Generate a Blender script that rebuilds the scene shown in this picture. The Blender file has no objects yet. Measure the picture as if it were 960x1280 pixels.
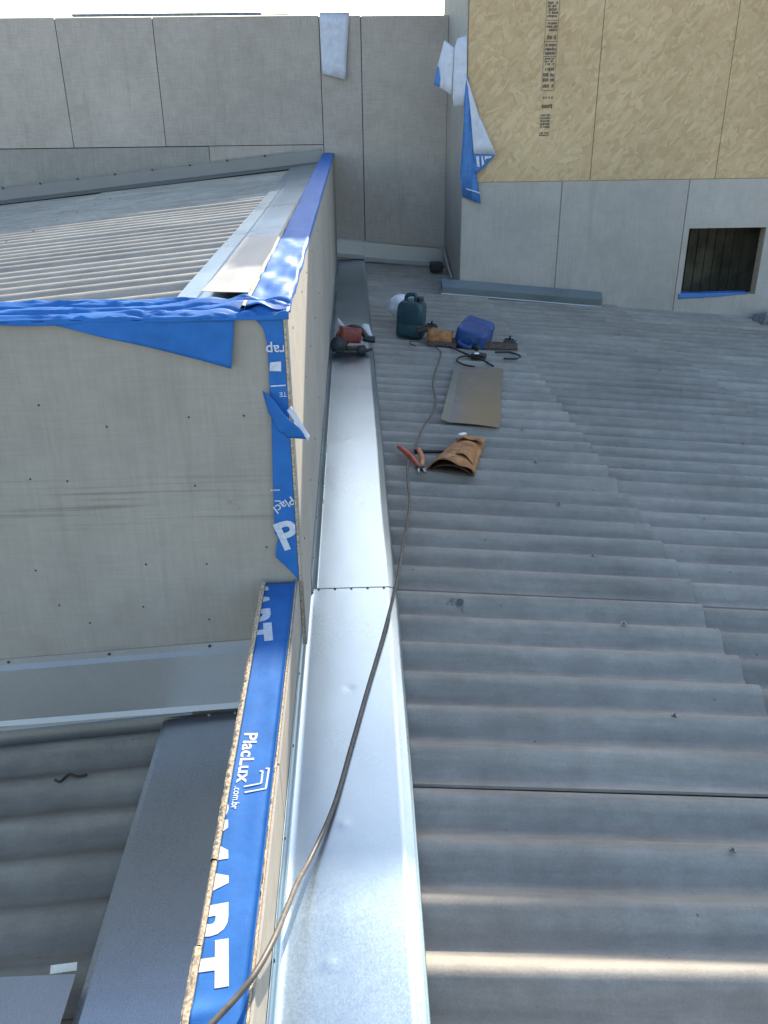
import bpy, bmesh, math, random
from mathutils import Vector, Matrix, noise
random.seed(7)
D = bpy.data
SC = bpy.context.scene
COL = SC.collection
PI = math.pi

# ------------------------------------------------------------------ camera
H = 1.68
PITCH, YAW, ROLL = math.radians(25.62), math.radians(1.766), math.radians(-0.704)
FPX = 1074.1
cam_d = D.cameras.new('camera'); cam = D.objects.new('camera', cam_d); COL.objects.link(cam)
fw = Vector((math.sin(YAW)*math.cos(PITCH), math.cos(YAW)*math.cos(PITCH), -math.sin(PITCH)))
rt = Vector((math.cos(YAW), -math.sin(YAW), 0)); up = rt.cross(fw)
r2 = rt*math.cos(ROLL) + up*math.sin(ROLL); u2 = -rt*math.sin(ROLL) + up*math.cos(ROLL)
cam.matrix_world = Matrix(((r2.x, u2.x, -fw.x, 0), (r2.y, u2.y, -fw.y, 0), (r2.z, u2.z, -fw.z, H), (0, 0, 0, 1)))
cam_d.sensor_fit = 'VERTICAL'; cam_d.sensor_height = 24.0; cam_d.lens = FPX/1280*24.0
cam_d.clip_start = 0.05; cam_d.clip_end = 3000
SC.camera = cam

# ------------------------------------------------------------------ sky, sun, exposure
SUN_AZ, SUN_EL = math.radians(17.0), math.radians(25.1)      # azimuth to the right of +Y
w = D.worlds.new('World'); SC.world = w; w.use_nodes = True
nt = w.node_tree; bgn = nt.nodes['Background']
sky = nt.nodes.new('ShaderNodeTexSky'); sky.sky_type = 'NISHITA'; sky.sun_disc = False
sky.sun_elevation = SUN_EL; sky.sun_rotation = SUN_AZ
sky.air_density = 1.0; sky.dust_density = 1.0; sky.ozone_density = 1.0
nt.links.new(sky.outputs[0], bgn.inputs[0]); bgn.inputs[1].default_value = 0.13
sun_d = D.lights.new('sun', 'SUN'); sun = D.objects.new('sun', sun_d); COL.objects.link(sun)
sun_d.energy = 3.5; sun_d.angle = math.radians(0.55); sun_d.color = (1.0, 0.91, 0.77)
sdir = Vector((math.sin(SUN_AZ)*math.cos(SUN_EL), math.cos(SUN_AZ)*math.cos(SUN_EL), math.sin(SUN_EL)))
sun.rotation_euler = sdir.to_track_quat('Z', 'Y').to_euler(); sun.location = sdir*30
vs = SC.view_settings; vs.view_transform = 'Standard'; vs.look = 'None'; vs.gamma = 1.0; vs.exposure = 1.6
vs.use_curve_mapping = False

# ------------------------------------------------------------------ materials
class NB:
    def __init__(s, name):
        s.m = D.materials.new(name); s.m.use_nodes = True; s.t = s.m.node_tree; s.b = s.t.nodes['Principled BSDF']
        s.tc = s.n('ShaderNodeTexCoord'); s.geo = s.n('ShaderNodeNewGeometry')
    def n(s, ty, **k):
        o = s.t.nodes.new(ty)
        for a, v in k.items(): setattr(o, a, v)
        return o
    def l(s, a, b): s.t.links.new(a, b)
    def vec(s, scale=(1, 1, 1), rot=(0, 0, 0), src=None):
        mp = s.n('ShaderNodeMapping'); mp.inputs['Scale'].default_value = scale; mp.inputs['Rotation'].default_value = rot
        s.l(src or s.geo.outputs['Position'], mp.inputs[0]); return mp.outputs[0]
    def noise(s, scale, detail=4, rough=.55, vec=None, dist=0):
        o = s.n('ShaderNodeTexNoise'); o.inputs['Scale'].default_value = scale; o.inputs['Detail'].default_value = detail
        o.inputs['Roughness'].default_value = rough; o.inputs['Distortion'].default_value = dist
        s.l(vec or s.geo.outputs['Position'], o.inputs['Vector']); return o.outputs['Fac']
    def voro(s, scale, vec=None, out='Color', feature='F1'):
        o = s.n('ShaderNodeTexVoronoi', feature=feature); o.inputs['Scale'].default_value = scale
        s.l(vec or s.geo.outputs['Position'], o.inputs['Vector']); return o.outputs[out]
    def ramp(s, fac, stops):
        o = s.n('ShaderNodeValToRGB'); e = o.color_ramp.elements
        while len(e) < len(stops): e.new(.5)
        for k, (p, c) in enumerate(stops):
            e[k].position = p; e[k].color = (c, c, c, 1) if not hasattr(c, '__len__') else (*c, 1)
        s.l(fac, o.inputs[0]); return o.outputs[0]
    def mix(s, fac, a, b, mode='MIX'):
        o = s.n('ShaderNodeMix', data_type='RGBA', blend_type=mode)
        for sock, v in ((0, fac), (6, a), (7, b)):
            if hasattr(v, 'links') or hasattr(v, 'is_linked'): s.l(v, o.inputs[sock])
            elif sock == 0: o.inputs[0].default_value = v
            else: o.inputs[sock].default_value = (*v, 1) if hasattr(v, '__len__') else (v, v, v, 1)
        return o.outputs[2]
    def math(s, op, a, b=0.0):
        o = s.n('ShaderNodeMath', operation=op)
        for k, v in ((0, a), (1, b)):
            if hasattr(v, 'is_linked'): s.l(v, o.inputs[k])
            else: o.inputs[k].default_value = v
        return o.outputs[0]
    def bump(s, h, strength=.3, dist=.002):
        o = s.n('ShaderNodeBump'); o.inputs['Strength'].default_value = strength; o.inputs['Distance'].default_value = dist
        s.l(h, o.inputs['Height']); s.l(o.outputs[0], s.b.inputs['Normal'])
    def spot(s, c, r, col, base, ns=40, amt=.8):
        """an irregular stain of radius r at world point c"""
        d = s.n('ShaderNodeVectorMath', operation='DISTANCE'); s.l(s.geo.outputs['Position'], d.inputs[0]); d.inputs[1].default_value = c
        nz = s.noise(ns, 3)
        v = s.math('ADD', s.math('DIVIDE', d.outputs['Value'], r), s.math('MULTIPLY', s.math('SUBTRACT', nz, .5), 2.2))
        f = s.ramp(v, [(.55, amt), (1.0, 0.0)])
        return s.mix(f, base, col)
    def done(s, col=None, rough=.7, metal=0, spec=None):
        if col is not None:
            if hasattr(col, 'is_linked'): s.l(col, s.b.inputs['Base Color'])
            else: s.b.inputs['Base Color'].default_value = (*col, 1)
        if hasattr(rough, 'is_linked'): s.l(rough, s.b.inputs['Roughness'])
        else: s.b.inputs['Roughness'].default_value = rough
        s.b.inputs['Metallic'].default_value = metal
        if spec is not None: s.b.inputs['Specular IOR Level'].default_value = spec
        return s.m

def plain(name, col, rough=.6, metal=0, var=.25, ns=30, bump=0, spec=None):
    b = NB(name); n = b.noise(ns, 4)
    f = b.ramp(n, [(.3, 1-var), (.7, 1+var)])
    c = b.mix(1.0, col, f, 'MULTIPLY')
    if bump: b.bump(b.noise(ns*4, 3), bump, .002)
    return b.done(c, rough, metal, spec)

M = {}
def fibre_cement(name, base, spots=()):
    b = NB(name); P = b.geo.outputs['Position']
    streak = b.noise(1.0, 5, .6, b.vec((2.2, 26, 5)))
    big = b.noise(1.7, 5, .6); fine = b.noise(160, 3, .7); mid = b.noise(14, 5, .65)
    oi = b.n('ShaderNodeObjectInfo')
    c = b.mix(b.ramp(streak, [(.3, 0.0), (.75, 1.0)]), tuple(x*.80 for x in base), tuple(x*1.12 for x in base))
    c = b.mix(1.0, c, b.ramp(big, [(.25, .78), (.75, 1.16)]), 'MULTIPLY')
    c = b.mix(1.0, c, b.ramp(mid, [(.25, .86), (.75, 1.10)]), 'MULTIPLY')
    c = b.mix(1.0, c, b.ramp(fine, [(.25, .88), (.75, 1.10)]), 'MULTIPLY')
    c = b.mix(1.0, c, b.ramp(oi.outputs['Random'], [(0, .86), (1, 1.06)]), 'MULTIPLY')
    rust = b.noise(3.1, 6, .7, b.vec((1.2, 3.0, 1)))
    c = b.mix(b.ramp(rust, [(.56, 0.0), (.76, .40)]), c, (.20, .145, .095))
    specks = b.voro(9, out='Distance')
    c = b.mix(b.ramp(specks, [(.025, .7), (.05, 0.0)]), c, (.07, .065, .06))
    for (p, r) in spots: c = b.spot(p, r, (.055, .055, .055), c)
    b.bump(b.math('ADD', b.math('MULTIPLY', fine, .5), mid), .35, .003)
    return b.done(c, .75, 0, .35)
M['roof'] = fibre_cement('fibre_cement_roof', (.33, .30, .25), [((.365, 2.79, -.045), .042), ((.375, 2.83, -.03), .022)])
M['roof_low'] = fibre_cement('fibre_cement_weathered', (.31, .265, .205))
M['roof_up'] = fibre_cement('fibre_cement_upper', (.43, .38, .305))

def board(name, base, spots=(), weave=1.0):
    b = NB(name)
    v1 = b.noise(1.0, 4, .7, b.vec((110, 110, 6))); v2 = b.noise(1.0, 4, .7, b.vec((7, 7, 130)))
    big = b.noise(1.3, 5, .6); mid = b.noise(7, 6, .65); fine = b.noise(220, 2)
    oi = b.n('ShaderNodeObjectInfo')
    c = b.mix(1.0, base, b.ramp(v1, [(.3, 1-.13*weave), (.7, 1+.10*weave)]), 'MULTIPLY')
    c = b.mix(1.0, c, b.ramp(v2, [(.3, 1-.11*weave), (.7, 1+.09*weave)]), 'MULTIPLY')
    c = b.mix(1.0, c, b.ramp(big, [(.25, .86), (.75, 1.12)]), 'MULTIPLY')
    c = b.mix(1.0, c, b.ramp(mid, [(.25, .92), (.75, 1.07)]), 'MULTIPLY')
    c = b.mix(1.0, c, b.ramp(oi.outputs['Random'], [(0, .93), (1, 1.06)]), 'MULTIPLY')
    drip = b.noise(1.0, 5, .65, b.vec((9, 9, .7)))
    c = b.mix(b.ramp(drip, [(.58, 0.0), (.80, .40)]), c, (.22, .19, .15))
    hs = b.noise(1.0, 4, .6, b.vec((1.1, 1.1, 24)))
    c = b.mix(b.ramp(hs, [(.66, 0.0), (.80, .35)]), c, (.24, .19, .13))
    if len(spots):                    # rusty horizontal scrape marks across the middle of the board
        sp_ = b.n('ShaderNodeSeparateXYZ'); b.l(b.geo.outputs['Position'], sp_.inputs[0])
        zm = b.ramp(sp_.outputs[2], [(.44, 0.0), (.54, 1.0), (.60, 1.0), (.66, 0.0)])
        ln = b.ramp(b.noise(1.0, 3, .5, b.vec((1.6, 1.6, 85))), [(.55, 0.0), (.68, .55)])
        c = b.mix(b.math('MULTIPLY', zm, ln), c, (.16, .11, .07))
        bl = b.ramp(b.noise(2.6, 5, .6), [(.56, 0.0), (.74, .35)]); c = b.mix(bl, c, (.28, .21, .14))
    for (p, r) in spots: c = b.spot(p, r, (.10, .09, .08), c, 30, .6)
    b.bump(b.math('ADD', b.math('ADD', v1, v2), fine), .18, .0015)
    return b.done(c, .8, 0, .3)
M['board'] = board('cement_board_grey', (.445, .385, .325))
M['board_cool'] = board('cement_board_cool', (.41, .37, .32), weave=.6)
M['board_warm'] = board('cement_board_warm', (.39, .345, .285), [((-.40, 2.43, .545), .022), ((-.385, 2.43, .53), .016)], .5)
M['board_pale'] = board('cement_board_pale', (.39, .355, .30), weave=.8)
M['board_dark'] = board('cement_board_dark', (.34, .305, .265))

def osb(name, k=1.0):
    b = NB(name); oi = b.n('ShaderNodeObjectInfo')
    P = b.geo.outputs['Position']
    def val(c): o = b.n('ShaderNodeSeparateColor'); b.l(c, o.inputs[0]); return o.outputs[0]
    v = None
    for i, (rot, sc) in enumerate(((.30, 26), (1.15, 31), (-.55, 23), (1.75, 28), (2.4, 34))):
        q_ = b.vec((sc, sc, sc*.24), (0, 0, 0), b.vec((1, 1, 1), (0, rot, 0)))
        s_ = val(b.voro(1.0, q_)); 
        v = s_ if v is None else b.mix(b.ramp(val(b.voro(9+i*2.3, b.vec((1, 1, .6), (0, rot, 0)))), [(.45, 0.0), (.55, 1.0)]), v, s_)
    c = b.ramp(v, [(0.0, (.455*k, .30*k, .150*k)), (.3, (.495*k, .34*k, .178*k)), (.7, (.525*k, .37*k, .20*k)), (1.0, (.57*k, .415*k, .235*k))])
    grain = b.noise(1.0, 5, .7, b.vec((200, 200, 30)))
    c = b.mix(1.0, c, b.ramp(grain, [(.3, .90), (.7, 1.07)]), 'MULTIPLY')
    c = b.mix(1.0, c, b.ramp(b.noise(.9, 4), [(.3, .9), (.7, 1.1)]), 'MULTIPLY')
    dk = b.voro(24, b.vec((1, 1, 2.2)), 'Distance')
    c = b.mix(b.ramp(dk, [(.06, .55), (.12, 0.0)]), c, (.13, .08, .04))
    b.bump(b.math('ADD', v, grain), .12, .002)
    return b.done(c, .65, 0, .35)
M['osb'] = osb('oriented_strand_board', 1.06)
M['osb_edge'] = plain('strand_board_edge', (.50, .38, .25), .85, 0, .55, 190, .8)

def galv(name, base, rough=.3, spang=1.0, dirt=.25, metal=1.0):
    b = NB(name)
    v = b.voro(380, b.vec((1, .7, 1))); s = b.n('ShaderNodeSeparateColor'); b.l(v, s.inputs[0])
    big = b.noise(2.2, 5, .6); st = b.noise(1.0, 5, .65, b.vec((30, 1.6, 30)))
    c = b.mix(1.0, base, b.ramp(s.outputs[0], [(0, 1-.14*spang), (1, 1+.12*spang)]), 'MULTIPLY')
    c = b.mix(1.0, c, b.ramp(big, [(.3, .9), (.7, 1.05)]), 'MULTIPLY')
    c = b.mix(b.ramp(st, [(.56, 0.0), (.8, dirt)]), c, (.40, .36, .31))
    r = b.math('ADD', b.ramp(s.outputs[1], [(0, rough-.03), (1, rough+.03)]), b.math('MULTIPLY', b.math('SUBTRACT', big, .5), .10))
    h = b.math('ADD', b.math('MULTIPLY', s.outputs[2], .35), b.math('MULTIPLY', b.noise(9, 3), .3))
    b.bump(h, .025*spang, .002)
    return b.done(c, r, metal)
M['galv'] = galv('galvanised_steel', (.35, .435, .49), .31, .30, .10)
M['galv_dull'] = galv('galvanised_steel_dull', (.45, .43, .40), .46, .5, .25, .5)
M['galv_pale'] = galv('galvanised_steel_pale', (.30, .29, .265), .5, .5)
M['galv_dark'] = galv('galvanised_steel_dark', (.22, .215, .205), .5, .5, .25, .5)
M['galv_apron'] = galv('galvanised_steel_apron', (.50, .51, .53), .30, .35, .2, .85)
M['galv_plate'] = galv('galvanised_steel_mirror', (.44, .43, .42), .24, .5, .3)
M['galv_edge'] = galv('galvanised_steel_edge', (.46, .455, .44), .42, .5, .2, .7)

def membrane(name, base, rough=.55, bs=.25):
    b = NB(name); n = b.noise(18, 5, .6); fine = b.noise(420, 2)
    c = b.mix(1.0, base, b.ramp(n, [(.25, .86), (.75, 1.12)]), 'MULTIPLY')
    scuff = b.noise(1.0, 5, .7, b.vec((60, 9, 30)))
    c = b.mix(b.ramp(scuff, [(.64, 0.0), (.82, .25)]), c, (.45, .55, .68))
    b.bump(b.math('ADD', b.noise(26, 4), b.math('MULTIPLY', fine, .25)), bs, .004)
    
    return b.done(c, rough, 0, .14)
M['blue'] = membrane('blue_membrane', (.030, .145, .41))
M['blue_haze'] = membrane('blue_membrane_hazed', (.08, .20, .45), .5)  # paler, greyer blue: haze over the far scraps put into the colour
M['white_mem'] = membrane('white_membrane_back', (.56, .57, .62), .55)
M['print'] = plain('white_print', (.55, .575, .62), .55, 0, .15, 60)
M['ink'] = plain('dark_stamp_ink', (.10, .09, .075), .8, 0, .4, 60)
M['dark_gap'] = plain('dark_cavity', (.02, .02, .022), .9)
M['steel_screw'] = plain('screw_steel', (.25, .25, .25), .5, .9)
M['dark_screw'] = plain('dark_screw', (.05, .05, .05), .6, .3)
M['cable'] = plain('cable_rubber', (.10, .085, .07), .5, 0, .35, 40)
M['teal'] = plain('teal_plastic', (.018, .058, .075), .42, 0, .25, 14)
M['bluecan'] = plain('blue_plastic', (.022, .065, .20), .42, 0, .25, 14)
M['black'] = plain('black_plastic', (.018, .018, .02), .5, 0, .3, 30)
M['leather'] = plain('tan_leather', (.36, .155, .045), .6, 0, .4, 22, .5)
M['leather_dark'] = plain('dark_leather', (.07, .045, .03), .65, 0, .4, 30, .4)
M['red'] = plain('red_paint', (.24, .045, .03), .45, 0, .35, 30)
M['redgrip'] = plain('red_rubber_grip', (.50, .085, .05), .5, 0, .3, 30)
M['orange_grip'] = plain('orange_rubber_grip', (.52, .20, .07), .5, 0, .3, 30)
M['bag'] = plain('white_plastic_film', (.72, .73, .74), .5, 0, .12, 20, .5)
M['paper'] = plain('white_paper', (.78, .78, .80), .8, 0, .06, 20)
M['concrete'] = plain('ground_concrete', (.22, .21, .20), .9, 0, .3, .3)
M['foam'] = plain('grey_foam', (.20, .20, .21), .8, 0, .3, 20, .4)
M['interior'] = plain('interior_dark_panel', (.22, .20, .14), .6, 0, .5, 3)
M['twig'] = plain('twig_bark', (.05, .04, .03), .9)
M['render'] = plain('rendered_wall', (.40, .39, .37), .85, 0, .15, 2)

# ------------------------------------------------------------------ helpers
def link(o, parent=None):
    COL.objects.link(o)
    if parent is not None: o.parent = parent
    return o
def tag(o, label=None, cat=None, group=None, kind=None):
    if label: o['label'] = label
    if cat: o['category'] = cat
    if group: o['group'] = group
    if kind: o['kind'] = kind
    return o
def empty(name, loc=(0, 0, 0), rot=(0, 0, 0)):
    o = D.objects.new(name, None); o.location = loc; o.rotation_euler = rot; o.empty_display_size = .1
    return link(o)
def mesh(name, verts, faces, mat, parent=None, smooth=False):
    me = D.meshes.new(name); me.from_pydata([tuple(v) for v in verts], [], faces); me.validate()
    o = D.objects.new(name, me); me.materials.append(M[mat] if isinstance(mat, str) else mat)
    if smooth:
        for p in me.polygons: p.use_smooth = True
    return link(o, parent)
def bobj(name, bm, mat, parent=None, smooth=False):
    bmesh.ops.recalc_face_normals(bm, faces=bm.faces)
    me = D.meshes.new(name); bm.to_mesh(me); bm.free()
    o = D.objects.new(name, me); me.materials.append(M[mat])
    if smooth:
        for p in me.polygons: p.use_smooth = True
    return link(o, parent)
def bm_box(bm, lo, hi, mtx=None, bev=0, seg=1):
    x0, y0, z0 = lo; x1, y1, z1 = hi
    vs_ = [bm.verts.new(v) for v in ((x0,y0,z0),(x1,y0,z0),(x1,y1,z0),(x0,y1,z0),(x0,y0,z1),(x1,y0,z1),(x1,y1,z1),(x0,y1,z1))]
    fs = [bm.faces.new([vs_[i] for i in f]) for f in ((0,3,2,1),(4,5,6,7),(0,1,5,4),(1,2,6,5),(2,3,7,6),(3,0,4,7))]
    if bev:
        es = list({e for f in fs for e in f.edges})
        r = bmesh.ops.bevel(bm, geom=es, offset=bev, segments=seg, affect='EDGES', profile=.5)
        vs_ = list({v for f in r['faces'] for v in f.verts} | {v for v in vs_ if v.is_valid})
    if mtx is not None: bmesh.ops.transform(bm, matrix=mtx, verts=[v for v in vs_ if v.is_valid])
def box(name, lo, hi, mat, parent=None, bev=0, seg=1, mtx=None):
    bm = bmesh.new(); bm_box(bm, lo, hi, None, bev, seg)
    if mtx is not None: bmesh.ops.transform(bm, matrix=mtx, verts=bm.verts)
    return bobj(name, bm, mat, parent)
def grid(name, fn, nu, nv, mat, parent=None, thick=0.0, smooth=True, offset=-1):
    vs_ = [fn(i/nu, j/nv) for j in range(nv+1) for i in range(nu+1)]
    fs = [(j*(nu+1)+i, j*(nu+1)+i+1, (j+1)*(nu+1)+i+1, (j+1)*(nu+1)+i) for j in range(nv) for i in range(nu)]
    o = mesh(name, vs_, fs, mat, parent, smooth)
    if thick:
        s = o.modifiers.new('thickness', 'SOLIDIFY'); s.thickness = thick; s.offset = offset
    return o
def tube_bm(bm, pts, r, seg=10, caps=True):
    pts = [Vector(p) for p in pts]; n = len(pts); rings = []
    ref = Vector((0, 0, 1)); prev = None
    for i, p in enumerate(pts):
        t = (pts[min(i+1, n-1)] - pts[max(i-1, 0)]).normalized()
        a = t.cross(ref if abs(t.dot(ref)) < .95 else Vector((1, 0, 0))).normalized()
        if prev is not None:
            a = (prev - t*prev.dot(t)).normalized()
        prev = a; b_ = t.cross(a)
        rr = r[i] if hasattr(r, '__len__') else r
        rings.append([bm.verts.new(p + (a*math.cos(2*PI*k/seg) + b_*math.sin(2*PI*k/seg))*rr) for k in range(seg)])
    for i in range(n-1):
        for k in range(seg):
            bm.faces.new((rings[i][k], rings[i][(k+1) % seg], rings[i+1][(k+1) % seg], rings[i+1][k]))
    if caps: bm.faces.new(rings[0][::-1]); bm.faces.new(rings[-1])
def tube(name, pts, r, mat, parent=None, seg=10):
    bm = bmesh.new(); tube_bm(bm, pts, r, seg); return bobj(name, bm, mat, parent, True)
def catmull(pts, n=8):
    pts = [Vector(p) for p in pts]; out = []
    P = [pts[0]*2-pts[1]] + pts + [pts[-1]*2-pts[-2]]
    for i in range(1, len(P)-2):
        a, b, c, d = P[i-1:i+3]
        for k in range(n):
            t = k/n
            out.append(.5*((2*b)+(c-a)*t+(2*a-5*b+4*c-d)*t*t+(3*b-a-3*c+d)*t**3))
    out.append(pts[-1]); return out
def lathe_bm(bm, prof, seg=20, mtx=None):
    rings = []
    for r, z in prof:
        rings.append([bm.verts.new((max(r, 1e-4)*math.cos(2*PI*k/seg), max(r, 1e-4)*math.sin(2*PI*k/seg), z)) for k in range(seg)])
    for i in range(len(rings)-1):
        for k in range(seg): bm.faces.new((rings[i][k], rings[i][(k+1) % seg], rings[i+1][(k+1) % seg], rings[i+1][k]))
    bm.faces.new(rings[0][::-1]); bm.faces.new(rings[-1])
    if mtx is not None: bmesh.ops.transform(bm, matrix=mtx, verts=[v for R_ in rings for v in R_])
def lathe(name, prof, mat, parent=None, seg=20, mtx=None, smooth=True):
    bm = bmesh.new(); lathe_bm(bm, prof, seg, mtx); return bobj(name, bm, mat, parent, smooth)
def extrude_profile(name, prof, y0, y1, mat, parent=None, ny=1, jit=0, axis='Y', zf=None):
    """an open folded-metal profile of (a, z) points swept along an axis, given real sheet thickness"""
    vs_, fs = [], []
    n = len(prof)
    for j in range(ny+1):
        y = y0+(y1-y0)*j/ny
        for k, (x, z) in enumerate(prof):
            dz = noise.noise((x*3, y*1.7, 5.3))*jit if jit else 0
            p = (x, y, z+dz) if axis == 'Y' else (y, x, z+dz)
            if zf: p = (p[0], p[1], p[2]+zf(p[0], p[1]))
            vs_.append(p)
    for j in range(ny):
        for k in range(n-1): fs.append((j*n+k, j*n+k+1, (j+1)*n+k+1, (j+1)*n+k))
    o = mesh(name, vs_, fs, mat, parent)
    s = o.modifiers.new('thickness', 'SOLIDIFY'); s.thickness = .0012; s.offset = 0
    return o
def nz(x, y, z=0, s=1): return noise.noise((x*s, y*s, z*s))
def copy_tree(o, parent=None):
    c = o.copy(); COL.objects.link(c); c.parent = parent
    for ch in list(o.children): copy_tree(ch, c)
    return c
def text_mesh(name, s, size, origin, xdir, ydir, mat, parent, bold=0.0, clip=None, spacing=1.0, sx=1.0, align='LEFT', split=False, zfun=None):
    cu = D.curves.new(name, 'FONT'); cu.body = s; cu.size = size; cu.offset = bold; cu.space_character = spacing; cu.align_x = align
    cu.resolution_u = 4
    tmp = D.objects.new('tmp', cu); COL.objects.link(tmp)
    dg = bpy.context.evaluated_depsgraph_get(); dg.update()
    me = D.meshes.new_from_object(tmp.evaluated_get(dg))
    D.objects.remove(tmp); D.curves.remove(cu)
    X, Y = Vector(xdir).normalized()*sx, Vector(ydir).normalized(); Z = X.normalized().cross(Y)
    mt = Matrix((( X.x, Y.x, Z.x, origin[0]), (X.y, Y.y, Z.y, origin[1]), (X.z, Y.z, Z.z, origin[2]), (0, 0, 0, 1)))
    me.transform(mt)
    if clip:
        bm = bmesh.new(); bm.from_mesh(me)
        for co, no in clip:
            bmesh.ops.bisect_plane(bm, geom=bm.verts[:]+bm.edges[:]+bm.faces[:], plane_co=co, plane_no=no, clear_outer=True)
        bm.to_mesh(me); bm.free()
    if zfun:
        bm = bmesh.new(); bm.from_mesh(me); bmesh.ops.triangulate(bm, faces=bm.faces[:])
        for _ in range(3):
            es = [e for e in bm.edges if e.calc_length() > .02]
            if es: bmesh.ops.subdivide_edges(bm, edges=es, cuts=1); bmesh.ops.triangulate(bm, faces=bm.faces[:])
        for v in bm.verts: v.co.z = zfun(v.co.x, v.co.y)
        bm.to_mesh(me); bm.free()
    me.materials.clear(); me.materials.append(M[mat])
    if split:                                   # each letter (or the piece of it that shows) is a part of its own
        bm = bmesh.new(); bm.from_mesh(me); bmesh.ops.remove_doubles(bm, verts=bm.verts, dist=1e-5)
        left = set(bm.faces)
        while left:
            st_ = [left.pop()]; isl = list(st_)
            while st_:
                f = st_.pop()
                for e in f.edges:
                    for g in e.link_faces:
                        if g in left: left.remove(g); st_.append(g); isl.append(g)
            ids = {}; vv = []; ff = []
            for f in isl:
                for v in f.verts:
                    if v not in ids: ids[v] = len(vv); vv.append(tuple(v.co))
                ff.append(tuple(ids[v] for v in f.verts))
            mesh('printed_letter', vv, ff, mat, parent)
        bm.free(); return None
    return link(D.objects.new(name, me), parent)

# ================================================================== SETTING
o = mesh('ground', [(-900, -900, -6), (900, -900, -6), (900, 900, -6), (-900, 900, -6)], [(0, 1, 2, 3)], 'concrete'); tag(o, kind='structure')

# ---- corrugated roofs -------------------------------------------------
PITCH_W = .177
def sheet_mesh(name, length, waves, mat, pitch=PITCH_W, amp=.0255, tilt_y=.009, tilt_x=.010, over=.10, thick=.006, slope_sign=1):
    """one corrugated sheet: x 0..length down the slope, crests at y = k*pitch; near edge (y low) and lower end lie on top"""
    W = waves*pitch; ys0, ys1 = .055, W+.055+over
    n = waves*12+8; nx = 6
    vs_, fs = [], []
    for j in range(n+1):
        y = ys0+(ys1-ys0)*j/n
        for i in range(nx+1):
            x = length*i/nx
            z = amp*(math.cos(2*PI*y/pitch)-1) + tilt_y*(1-(y-ys0)/(ys1-ys0)) + tilt_x*(x/length)
            vs_.append((x*slope_sign, y, z))
    for j in range(n):
        for i in range(nx):
            q = (j*(nx+1)+i, j*(nx+1)+i+1, (j+1)*(nx+1)+i+1, (j+1)*(nx+1)+i)
            fs.append(q if slope_sign > 0 else q[::-1])
    me = D.meshes.new(name); me.from_pydata(vs_, [], fs); me.materials.append(M[mat])
    for p in me.polygons: p.use_smooth = True
    bm = bmesh.new(); bm.from_mesh(me)
    bmesh.ops.solidify(bm, geom=bm.faces[:], thickness=thick)
    bmesh.ops.recalc_face_normals(bm, faces=bm.faces)
    for e in bm.edges:
        if len(e.link_faces) == 2 and e.calc_face_angle() > .9: e.smooth = False
    bm.to_mesh(me); bm.free()
    return me
def screw_mesh(name):
    bm = bmesh.new()
    lathe_bm(bm, [(.010, 0), (.010, .002), (.008, .003), (.0, .0031)], 14)
    lathe_bm(bm, [(.005, .003), (.005, .008), (.004, .009), (0, .0101)], 6)
    bmesh.ops.recalc_face_normals(bm, faces=bm.faces)
    me = D.meshes.new(name); bm.to_mesh(me); bm.free(); me.materials.append(M['steel_screw']); return me
SCREW = screw_mesh('screw')

# right roof: falls 10 percent to the right
roof_r = empty('roof_right', (0, 0, 0)); tag(roof_r, 'grey corrugated fibre-cement roof sloping down to the right of the gutter', kind='structure')
sm = sheet_mesh('roof_sheet', 1.53, 6, 'roof', tilt_y=.015, tilt_x=.018, thick=.008)
sm0 = sheet_mesh('roof_sheet', 1.275, 6, 'roof', tilt_y=.015, tilt_x=.018, thick=.008)
SL = math.atan(.1)
Y0 = 1.784 - .177*24
for r in range(14):
    yb = Y0 + r*1.062
    for c in range(6):
        xe = 1.345 + 1.37*c; LN = 1.275 if c == 0 else 1.53; xs = xe - LN
        if yb > 7.75 and c >= 1 : 
            if yb > 8.8: continue
        if c == 0 and yb > 9.0 and False: continue
        ob = D.objects.new('roof_sheet', sm0 if c == 0 else sm); link(ob, roof_r)
        jx, jy = random.uniform(-.010, .010), random.uniform(-.004, .004)
        ob.location = (xs+jx, yb+jy, -.1*(xs-.06)-.020); ob.rotation_euler = (0, SL, random.uniform(-.0025, .0025))
        for k in (2, 5):
            s = D.objects.new('screw', SCREW); link(s, ob); s.location = (LN-.38+random.uniform(-.02, .02), k*.177+random.uniform(-.006, .006), .0235)
# lower left roof: falls to the left
roof_l = empty('roof_left_lower'); tag(roof_l, 'dark weathered corrugated roof low down at the left', kind='structure')
sl = sheet_mesh('roof_sheet', 1.83, 6, 'roof_low', slope_sign=-1)
for r in range(-3, 3):
    yb = 1.60 - .177 + r*1.062 - .10
    if yb > 2.3: continue
    for c in range(3):
        xs = -.36 - 1.68*c
        ob = D.objects.new('roof_sheet', sl); link(ob, roof_l)
        ob.location = (xs, yb + random.uniform(-.003, .003), -.252 - .09*(-.36-xs) - .012); ob.rotation_euler = (0, -math.atan(.09), random.uniform(-.002, .002))
        for k in (2, 5):
            s = D.objects.new('screw', SCREW); link(s, ob); s.location = (-1.45, k*.177, .013)
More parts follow.
